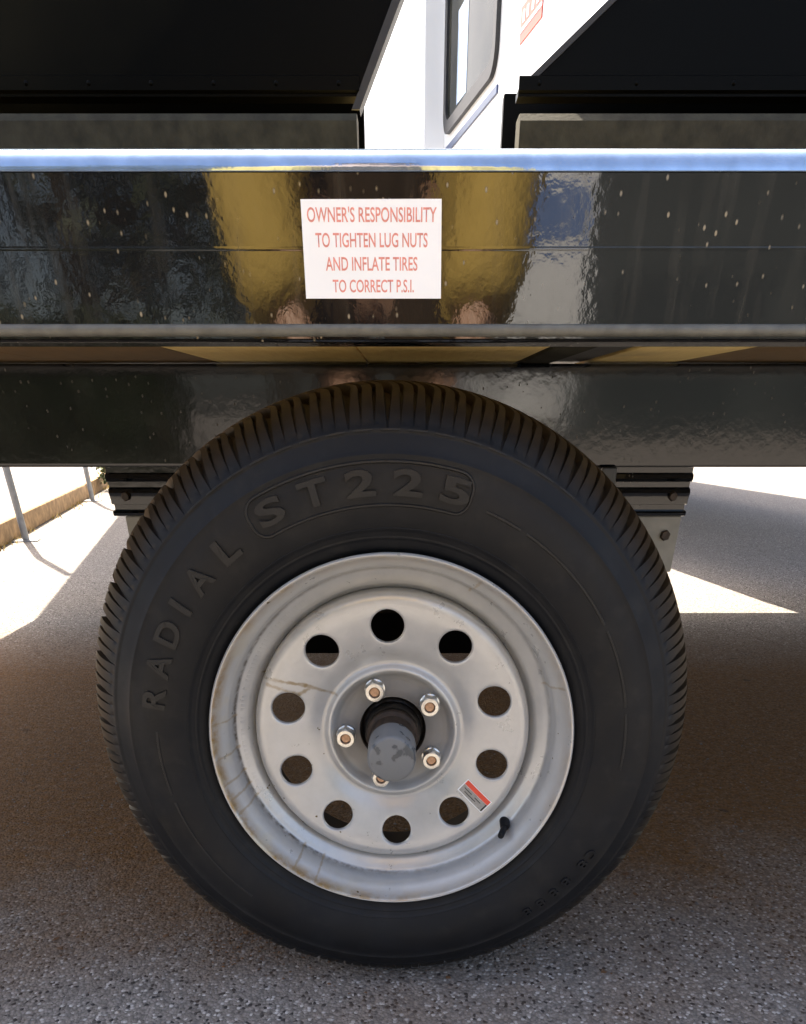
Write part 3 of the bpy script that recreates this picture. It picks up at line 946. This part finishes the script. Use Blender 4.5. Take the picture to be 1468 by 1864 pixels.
def ring_plate(name, mat, parent, o, i, x0, x1):
    bmx = bmesh.new(); n = len(o)
    V = [[bmx.verts.new((x, y, z)) for y, z in pts] for x in (x0, x1) for pts in (o, i)]
    for j in range(n):
        k = (j + 1) % n
        bmx.faces.new((V[0][j], V[0][k], V[1][k], V[1][j])); bmx.faces.new((V[2][j], V[2][k], V[3][k], V[3][j]))
        bmx.faces.new((V[0][j], V[0][k], V[2][k], V[2][j])); bmx.faces.new((V[1][j], V[1][k], V[3][k], V[3][j]))
    return finish(bmx, name, mat, parent, sharp=30)
ring_plate('window_frame', M['rvseal'], wf, rrect(3.42, 4.82, 2.46, 3.46, 0.13), rrect(3.49, 4.75, 2.53, 3.39, 0.09), -0.03, 0.01)
boxobj('window_blind', M['blind'], wf, -0.0145, -0.0125, 4.18, 4.46, 2.56, 3.02, 0)
boxobj('trim_strip', M['rvtrim'], RV, -0.012, 0.01, 3.40, 4.80, 2.365, 2.405, 0.004)
boxobj('slide_out', M['rvwhite'], RV, -0.17, 0.05, 4.90, 7.9, 1.05, 3.7, 0.015)
dec = boxobj('decal', M['red'], RV, -0.006, -0.001, 2.60, 2.98, 2.455, 2.60, 0)
boxobj('decal_band', M['white_vinyl'], dec, -0.008, -0.0065, 2.60, 2.98, 2.498, 2.512, 0)
for y in (2.66, 2.74, 2.83, 2.90):
    boxobj('decal_letter', M['white_vinyl'], dec, -0.008, -0.0065, y, y + 0.035, 2.53, 2.575, 0)
boxobj('door_seam', M['rvseal'], RV, -0.008, -0.001, 2.37, 2.40, 2.62, 3.6, 0)
boxobj('roof_trim', M['rvtrim'], RV, -0.02, 0.0, 1.2, 8.1, 3.93, 3.97, 0.003)
for x in (0.12, 2.10):
    for y in (6.15, 7.05):
        bm = bmesh.new()
        revolve(bm, [(0.0, 0.02), (0.17, 0.02), (0.19, 0.0), (0.30, -0.02), (0.345, 0.02), (0.35, 0.1), (0.345, 0.18), (0.30, 0.22), (0.0, 0.2)], 40)
        for v in bm.verts: v.co = Vector((v.co.y, v.co.x, v.co.z))
        finish(bm, 'wheel', M['rubber'], RV, (x, y, 0.35))
    boxobj('landing_leg', M['pole'], RV, x + 0.02, x + 0.10, 1.55, 1.63, 0.012, 1.03, 0.004)
    boxobj('leg_foot', M['pole'], RV, x - 0.04, x + 0.16, 1.49, 1.69, 0.0, 0.012, 0.002)
boxobj('chassis', M['black'], RV, 0.3, 2.15, 3.7, 8.0, 0.55, 0.775, 0.01)
for x in (0.35, 2.05):
    boxobj('bumper_bracket', M['black'], RV, x, x + 0.06, 8.0, 8.18, 0.6, 0.7, 0.004)

# ================================================================== POLE CANOPY at the left
CA = root('canopy', 'tan canopy on thin galvanised poles with flat foot plates beside the timber kerb', 'canopy', (-1.93, 2.74, 0), math.atan2(0.236, 1.0))
CAi = Matrix.Rotation(-math.atan2(0.236, 1.0), 4, 'Z')
def ca_local(x, y):
    v = CAi @ Vector((x + 1.93, y - 2.74, 0))
    return v.x, v.y
bm = bmesh.new()
zr = [(0.0, 2.0), (0.85, 2.32), (1.7, 2.0)]
a = [bm.verts.new((x, -0.0, z)) for x, z in zr + [(1.7, 1.985), (0.85, 2.305), (0.0, 1.985)]]
b = [bm.verts.new((x, 4.6, z)) for x, z in zr + [(1.7, 1.985), (0.85, 2.305), (0.0, 1.985)]]
bm.faces.new(a); bm.faces.new(b)
for i in range(6):
    j = (i + 1) % 6
    bm.faces.new((a[i], a[j], b[j], b[i]))
finish(bm, 'roof', M['canvas'], CA, smooth=False)
for (x, y) in ((-2.378, 4.212), (-2.847, 6.66)):
    lx, ly = ca_local(x, y)
    for px in (lx, lx + 1.74):
        bm = bmesh.new(); tube(bm, [(px, ly, 0.008), (px, ly, 1.12), (px + (0.08 if px < 0.8 else -0.12), ly, 2.03)], 0.021, 12)
        finish(bm, 'pole', M['pole'], CA)
        boxobj('foot_plate', M['pole'], CA, px - 0.075, px + 0.075, ly - 0.05, ly + 0.05, 0.0, 0.007, 0.001)

# ================================================================== TIMBER KERB, grass, shrub
tb = [(-1.90, 1.0), (-2.406, 3.93), (-2.985, 6.93), (-3.50, 9.6)]
labs = ['nearest weathered timber kerb piece, left of the trailer', 'weathered timber kerb piece behind the canopy pole', 'farthest weathered timber kerb piece by the green shrub']
for i in range(3):
    (xa, ya), (xb, yb) = tb[i], tb[i + 1]
    d = Vector((xb - xa, yb - ya)); L = d.length
    bm = bmesh.new(); box(bm, -0.13, 0, 0.006, L - 0.006, 0, 0.116, 0.008)
    for v in bm.verts:
        v.co += Vector((random.uniform(-.004, .004), 0, random.uniform(-.004, .004) if v.co.z > 0.05 else 0))
    o = finish(bm, 'kerb_timber', M['timber'], None, (xa, ya, 0))
    o.rotation_euler = (0, 0, math.atan2(-d.x, d.y))
    tag(o, labs[i], 'timber', 'timbers edging the lot')
bm = bmesh.new()
rg = random.Random(11)
for i in range(900):
    t = rg.random()
    x = tb[0][0] + (tb[3][0] - tb[0][0]) * t + 0.01 + abs(rg.gauss(0, 0.035)); y = tb[0][1] + (tb[3][1] - tb[0][1]) * t
    if math.sin(y * 7.3) + math.sin(y * 3.1 + 1) < -0.2: continue
    h = rg.uniform(0.01, 0.045); a = rg.uniform(0, 2 * PI); l = rg.uniform(0.2, 0.9)
    p = Vector((x, y, 0)); s = Vector((math.cos(a), math.sin(a), 0)) * 0.004
    tip = p + Vector((math.cos(a + 1.5) * h * l, math.sin(a + 1.5) * h * l, h))
    v = [bm.verts.new(q) for q in (p - s, p + s, tip)]
    bm.faces.new(v)
tag(finish(bm, 'grass', M['straw'], smooth=False), kind='stuff')
SH = root('shrub', 'small yellow green shrub at the end of the timber kerb', 'shrub', (-2.98, 7.75, 0))
bm = bmesh.new(); bms = bmesh.new()
for i in range(26):
    a = rg.uniform(0, 2 * PI); l = rg.uniform(0.15, 0.42)
    tip = Vector((math.cos(a) * l * 0.6, math.sin(a) * l * 0.6, l))
    tube(bms, [(0, 0, 0), tip * 0.5 + Vector((0, 0, 0.04)), tip], [0.006, 0.004, 0.002], 5)
    for k in range(34):
        c = tip * rg.uniform(0.35, 1.05) + Vector((rg.gauss(0, .035), rg.gauss(0, .035), rg.gauss(0, .03)))
        n = Vector((rg.gauss(0, 1), rg.gauss(0, 1), rg.gauss(0, 1))).normalized(); u = n.orthogonal().normalized() * 0.022; w_ = n.cross(u).normalized() * 0.012
        bm.faces.new([bm.verts.new(c + q) for q in (u, w_, -u, -w_)])
finish(bm, 'foliage', M['leaf'], SH, smooth=False); finish(bms, 'stem', M['bark'], SH)

# loose grit and leaf crumbs on the asphalt near the tyre
def grit(name, count, mat, xr, yr, s0, s1, flat, seed, gauss=None):
    bmx = bmesh.new(); rr = random.Random(seed)
    for i in range(count):
        x = rr.uniform(*xr); y = rr.uniform(*yr)
        if gauss:
            x = rr.gauss(gauss[0], gauss[2]); y = abs(rr.gauss(gauss[1], gauss[3]))
        s = s0 + (s1 - s0) * rr.random() ** 3
        m = Matrix.Translation((x, y, s * flat * 0.35)) @ Matrix.Rotation(rr.uniform(0, 6.28), 4, 'Z') @ Matrix.Diagonal((s * rr.uniform(.7, 1.3), s * rr.uniform(.6, 1.1), s * flat, 1))
        r = bmesh.ops.create_icosphere(bmx, subdivisions=1, radius=0.5, matrix=m) if False else None
        base = [Vector(p) for p in ((1, 0, 0), (-.3, .9, 0), (-.8, -.6, 0), (.2, -.9, .1), (0.1, .1, 1), (0, 0, -.6))]
        vv = [bmx.verts.new(m @ (p * 0.5 + Vector((rr.gauss(0, .06), rr.gauss(0, .06), rr.gauss(0, .06))))) for p in base]
        for f in ((0, 1, 4), (1, 2, 4), (2, 3, 4), (3, 0, 4), (1, 0, 5), (2, 1, 5), (3, 2, 5), (0, 3, 5)):
            bmx.faces.new([vv[q] for q in f])
    return tag(finish(bmx, name, mat, smooth=False), kind='stuff')
grit('gravel', 5200, M['stone'], (-0.9, 0.9), (-0.25, 1.0), 0.0014, 0.0060, 0.7, 21)
grit('soil_crumbs', 700, M['leafbit'], (0, 1), (0, 1), 0.0015, 0.0065, 0.6, 23, (-0.22, 0.12, 0.055, 0.05))
grit('loose_stones', 130, M['stone'], (-0.8, 0.8), (-0.15, 0.9), 0.004, 0.0105, 0.65, 27)
grit('leaf_litter', 420, M['leafbit'], (-0.62, 0.7), (-0.03, 1.0), 0.003, 0.015, 0.30, 22)

# ================================================================== BEHIND THE CAMERA (mirrored in the glossy paint)
def tree(x, y, h, label, seed):
    rr = random.Random(seed)
    t = root('tree', label, 'tree', (x, y, 0), 0, 'dark trees mirrored in the rail')
    bmt = bmesh.new()
    tube(bmt, [(0, 0, 0), (0.05, 0, h * .25), (-0.05, 0.05, h * .5), (0, 0, h * .85)], [0.22, 0.17, 0.12, 0.03], 9)
    cl = []
    for i in range(14):
        a = rr.uniform(0, 6.28); z = h * rr.uniform(.2, .8); l = h * rr.uniform(.15, .32)
        e = Vector((math.cos(a) * l, math.sin(a) * l, z + l * .5))
        tube(bmt, [(0, 0, z), e * .5 + Vector((0, 0, z * .5 - .1)), e], [0.07, 0.045, 0.015], 6)
        cl.append(e)
    finish(bmt, 'trunk', M['bark'], t)
    bmx = bmesh.new()
    for e in cl + [Vector((0, 0, h * .9))]:
        for k in range(170):
            c = e + Vector((rr.gauss(0, h * .1), rr.gauss(0, h * .1), rr.gauss(0, h * .085)))
            n = Vector((rr.gauss(0, 1), rr.gauss(0, 1), rr.gauss(0, 1))).normalized(); u = n.orthogonal().normalized() * rr.uniform(.1, .2); w_ = n.cross(u).normalized() * 0.09
            bmx.faces.new([bmx.verts.new(c + q) for q in (u, w_, -u, -w_)])
    finish(bmx, 'crown', M['tree_leaf'], t, smooth=False)
for i, (x, y, h) in enumerate(((-7.5, -11.5, 7.5), (-4.6, -12.5, 8.0), (-2.2, -14.5, 7.0), (-10.5, -13, 8.5))):
    tree(x, y, h, ['tall dark tree left behind the camera', 'dark tree nearest the middle of the row, left', 'lowest dark tree, straight behind the photographer', 'farthest left and tallest dark tree'][i], 40 + i)
HG = root('hedge', 'low dark clipped hedge mirrored at the left of the frame beam', 'hedge', (-5.2, -9.2, 0))
bm = bmesh.new(); rr = random.Random(9)
box(bm, -3.0, 2.45, -0.45, 0.35, 0.05, 1.35, 0.1)
finish(bm, 'inner_mass', M['bark'], HG, smooth=False)
bm = bmesh.new()
for i in range(5200):
    c = Vector((rr.uniform(-3.1, 2.55), rr.choice((rr.uniform(.3, .5), rr.uniform(-.6, .5))), rr.uniform(0, 1.5)))
    n = Vector((rr.gauss(0, 1), rr.gauss(0, 1), rr.gauss(0, 1))).normalized(); u = n.orthogonal().normalized() * rr.uniform(.05, .09); w_ = n.cross(u).normalized() * 0.05
    bm.faces.new([bm.verts.new(c + q) for q in (u, w_, -u, -w_)])
finish(bm, 'foliage', M['tree_leaf'], HG, smooth=False)
MH = root('motorhome', 'white motorhome in the sun mirrored in the rail right of the photographer', 'motorhome', (1.35, -16.0, 0), 0)
bm = bmesh.new(); box(bm, 0, 1.9, -7, 0, 0.28, 4.1, 0.12, 3)
finish(bm, 'body', M['rvwhite'], MH)
boxobj('windscreen', M['glass'], MH, 0.2, 1.7, 0.0, 0.03, 1.2, 1.75, 0.02)
boxobj('sky_patch', M['skyblue'], MH, 0.15, 1.75, 0.0, 0.03, 3.05, 3.8, 0.02)  # blue sheet added in place of sky mirrored above the motorhome
boxobj('bumper', M['zinc'], MH, 0.1, 1.8, 0.0, 0.12, 0.4, 0.62, 0.03)
for x in (0.25, 1.4):
    boxobj('headlight', M['zinc'], MH, x, x + 0.25, 0.0, 0.04, 0.8, 0.98, 0.02)
for y in (-1.2, -5.3):
    for x in (0.02, 1.66):
        bm = bmesh.new(); revolve(bm, [(0, 0), (0.32, 0), (0.36, 0.04), (0.36, 0.18), (0.32, 0.22), (0, 0.22)], 28)
        for v in bm.verts: v.co = Vector((v.co.y, v.co.x, v.co.z))
        finish(bm, 'wheel', M['rubber'], MH, (x, y, 0.36))

# dull teal building added far behind, right, to block mirrored sky
WA = root('sky_blocker', 'dull teal building added unseen to keep sky out of the rail reflection', 'sky_blocker', (4.2, -24.0, 0))
bm = bmesh.new(); box(bm, 0, 18, -9, 0, 0, 6.6, 0.02)
finish(bm, 'wall', M['teal'], WA, wn=True)
boxobj('roof', M['greyplate'], WA, -0.3, 18.3, -9.3, 0.3, 6.62, 6.8, 0.02)
for i in range(3):
    dr = boxobj('roller_door', M['tealdark'], WA, 1.5 + i * 5.6, 5.3 + i * 5.6, 0.0, 0.06, 0.02, 3.6, 0.01)
    boxobj('door_handle', M['black'], dr, 3.3 + i * 5.6, 3.5 + i * 5.6, 0.06, 0.09, 0.5, 0.55, 0.005)

# the photographer, seen only as a mirror image in the rail
def skin_obj(name, verts, edges, radii, mat, parent=None, sub=2, rt=0):
    me = bpy.data.meshes.new(name)
    me.from_pydata(verts, edges, [])
    o = link(me, name, parent)
    me.materials.append(mat)
    md = o.modifiers.new('skin', 'SKIN')
    for i, r in enumerate(radii):
        sv = me.skin_vertices[0].data[i]
        sv.radius = r if isinstance(r, tuple) else (r, r)
        sv.use_root = (i == rt)
    md.use_smooth_shade = True
    sb = o.modifiers.new('sub', 'SUBSURF'); sb.levels = sub; sb.render_levels = sub
    dg = bpy.context.evaluated_depsgraph_get()
    m2 = bpy.data.meshes.new_from_object(o.evaluated_get(dg))
    o.modifiers.clear(); o.data = m2; m2.name = name
    for p in m2.polygons: p.use_smooth = True
    return o
px, py = -0.045, -1.17
V = [(px, py, 0.93), (px, py, 1.12), (px, py + .03, 1.32), (px, py + .05, 1.43), (px, py + .08, 1.50), (px, py + .11, 1.58), (px, py + .12, 1.68),
     (px - .10, py, 0.86), (px - .12, py + .02, 0.48), (px - .12, py - .03, 0.09), (px - .13, py + .10, 0.04),
     (px + .10, py, 0.86), (px + .12, py + .02, 0.48), (px + .12, py - .03, 0.09), (px + .13, py + .10, 0.04),
     (px - .19, py + .03, 1.38), (px - .245, py + .05, 1.10), (px - .17, py + .25, 0.86), (px - .10, py + .345, 0.72),
     (px + .19, py + .03, 1.38), (px + .245, py + .05, 1.10), (px + .20, py + .25, 0.86), (px + .16, py + .345, 0.72)]
Ed = [(0, 1), (1, 2), (2, 3), (3, 4), (4, 5), (5, 6), (0, 7), (7, 8), (8, 9), (9, 10), (0, 11), (11, 12), (12, 13), (13, 14), (3, 15), (15, 16), (16, 17), (17, 18), (3, 19), (19, 20), (20, 21), (21, 22)]
Rd = [(.15, .10), (.14, .10), (.155, .10), (.11, .08), .055, .085, .075, .085, .058, .040, .035, .085, .058, .040, .035, .062, .046, .036, .026, .062, .046, .036, .026]
PE = skin_obj('person', V, Ed, Rd, M['skin'])
tag(PE, 'photographer in an open khaki jacket holding a phone low, mirrored in the rail', 'person')
skin_obj('shirt', [(px, py, .84), V[1], V[2], V[3]], [(0, 1), (1, 2), (2, 3)], [(.19, .13), (.155, .115), (.17, .115), (.115, .09)], M['brown_cloth'], PE)
for s, e in ((-1, (15, 16, 17)), (1, (19, 20, 21))):
    hw = Vector(V[e[2]]).lerp(Vector(V[e[2] + 1]), 0.55)
    skin_obj('sleeve', [V[e[0]], V[e[1]], V[e[2]], tuple(hw)], [(0, 1), (1, 2), (2, 3)], [.085, .078, .075, .070], M['khaki'], PE)
    skin_obj('jacket_front', [(px + s * .13, py + .08, 1.40), (px + s * .165, py + .11, 1.12), (px + s * .185, py + .10, 0.92), (px + s * .19, py + .09, 0.76)], [(0, 1), (1, 2), (2, 3)], [(.05, .07), (.07, .07), (.08, .06), (.085, .05)], M['khaki'], PE)
    k = 7 if s < 0 else 11
    skin_obj('trouser_leg', [(px + s * .08, py, .97), V[k], V[k + 1], V[k + 2]], [(0, 1), (1, 2), (2, 3)], [(.11, .12), .105, .078, .068], M['brown_cloth'], PE)
    skin_obj('boot', [(V[k + 2][0], V[k + 2][1] - .03, 0.07), (V[k + 2][0], V[k + 2][1] + .05, .055), (V[k + 3][0], V[k + 3][1] + .05, .045)], [(0, 1), (1, 2)], [(.055, .065), .05, .042], M['shoe'], PE)
    # hand: palm and five curled fingers gripping the phone
    w0 = Vector(V[e[2] + 1])
    hv = [tuple(w0), tuple(w0 + Vector((-s * .015, .045, -.035)))]
    he = [(0, 1)]; hr = [(.024, .018), (.036, .016)]
    for f in range(4):
        b0 = len(hv)
        off = (f - 1.5) * 0.018
        base = w0 + Vector((-s * .018, .075, -.045 + off))
        hv += [tuple(base), tuple(base + Vector((-s * .022, .018, -.004))), tuple(base + Vector((-s * .040, .006, -.006)))]
        he += [(1, b0), (b0, b0 + 1), (b0 + 1, b0 + 2)]; hr += [.0105, .0095, .0085]
    b0 = len(hv)
    base = w0 + Vector((-s * .03, .03, -.02))
    hv += [tuple(base), tuple(base + Vector((-s * .025, .012, .012)))]
    he += [(0, b0), (b0, b0 + 1)]; hr += [.013, .010]
    skin_obj('hand', hv, he, hr, M['skin'], PE, 1)
hx, hy, hz = px, py + .125, 1.66
bm = bmesh.new(); bmesh.ops.create_uvsphere(bm, u_segments=24, v_segments=16, radius=1)
for v in bm.verts:
    v.co = Vector((hx + v.co.x * .083, hy - .012 + v.co.y * .10, hz + .03 + v.co.z * .105))
bmesh.ops.delete(bm, geom=[v for v in bm.verts if v.co.y > hy + .045 and v.co.z < hz + .085], context='VERTS')
finish(bm, 'hair', M['hair'], PE)
for s in (-1, 1):
    bm = bmesh.new(); bmesh.ops.create_uvsphere(bm, u_segments=10, v_segments=8, radius=.011, matrix=Matrix.Translation((hx + s * .03, hy + .076, hz)))
    finish(bm, 'eye', M['ink'], PE)
bm = bmesh.new(); tube(bm, [(hx, hy + .075, hz + .005), (hx, hy + .105, hz - .03), (hx, hy + .08, hz - .035)], [.008, .013, .009], 8)
finish(bm, 'nose', M['skin'], PE)
bm = bmesh.new(); tube(bm, [(hx - .025, hy + .072, hz - .06), (hx, hy + .08, hz - .062), (hx + .025, hy + .072, hz - .06)], .005, 6)
finish(bm, 'mouth', simple('lips', (.38, .16, .13), .5), PE)
PHN = root('phone', 'dark phone held low in both hands of the photographer', 'phone', (0.0166 + .012, -0.785, 0.668))
PHN.rotation_euler = (R(-35.5), 0, 0)
boxobj('case', M['phone'], PHN, -0.037, 0.037, -0.008, 0.0, -0.12, 0.03, 0.004)
boxobj('lens', M['glass'], PHN, -0.030, -0.010, 0.0, 0.002, 0.0, 0.02, 0.0005)
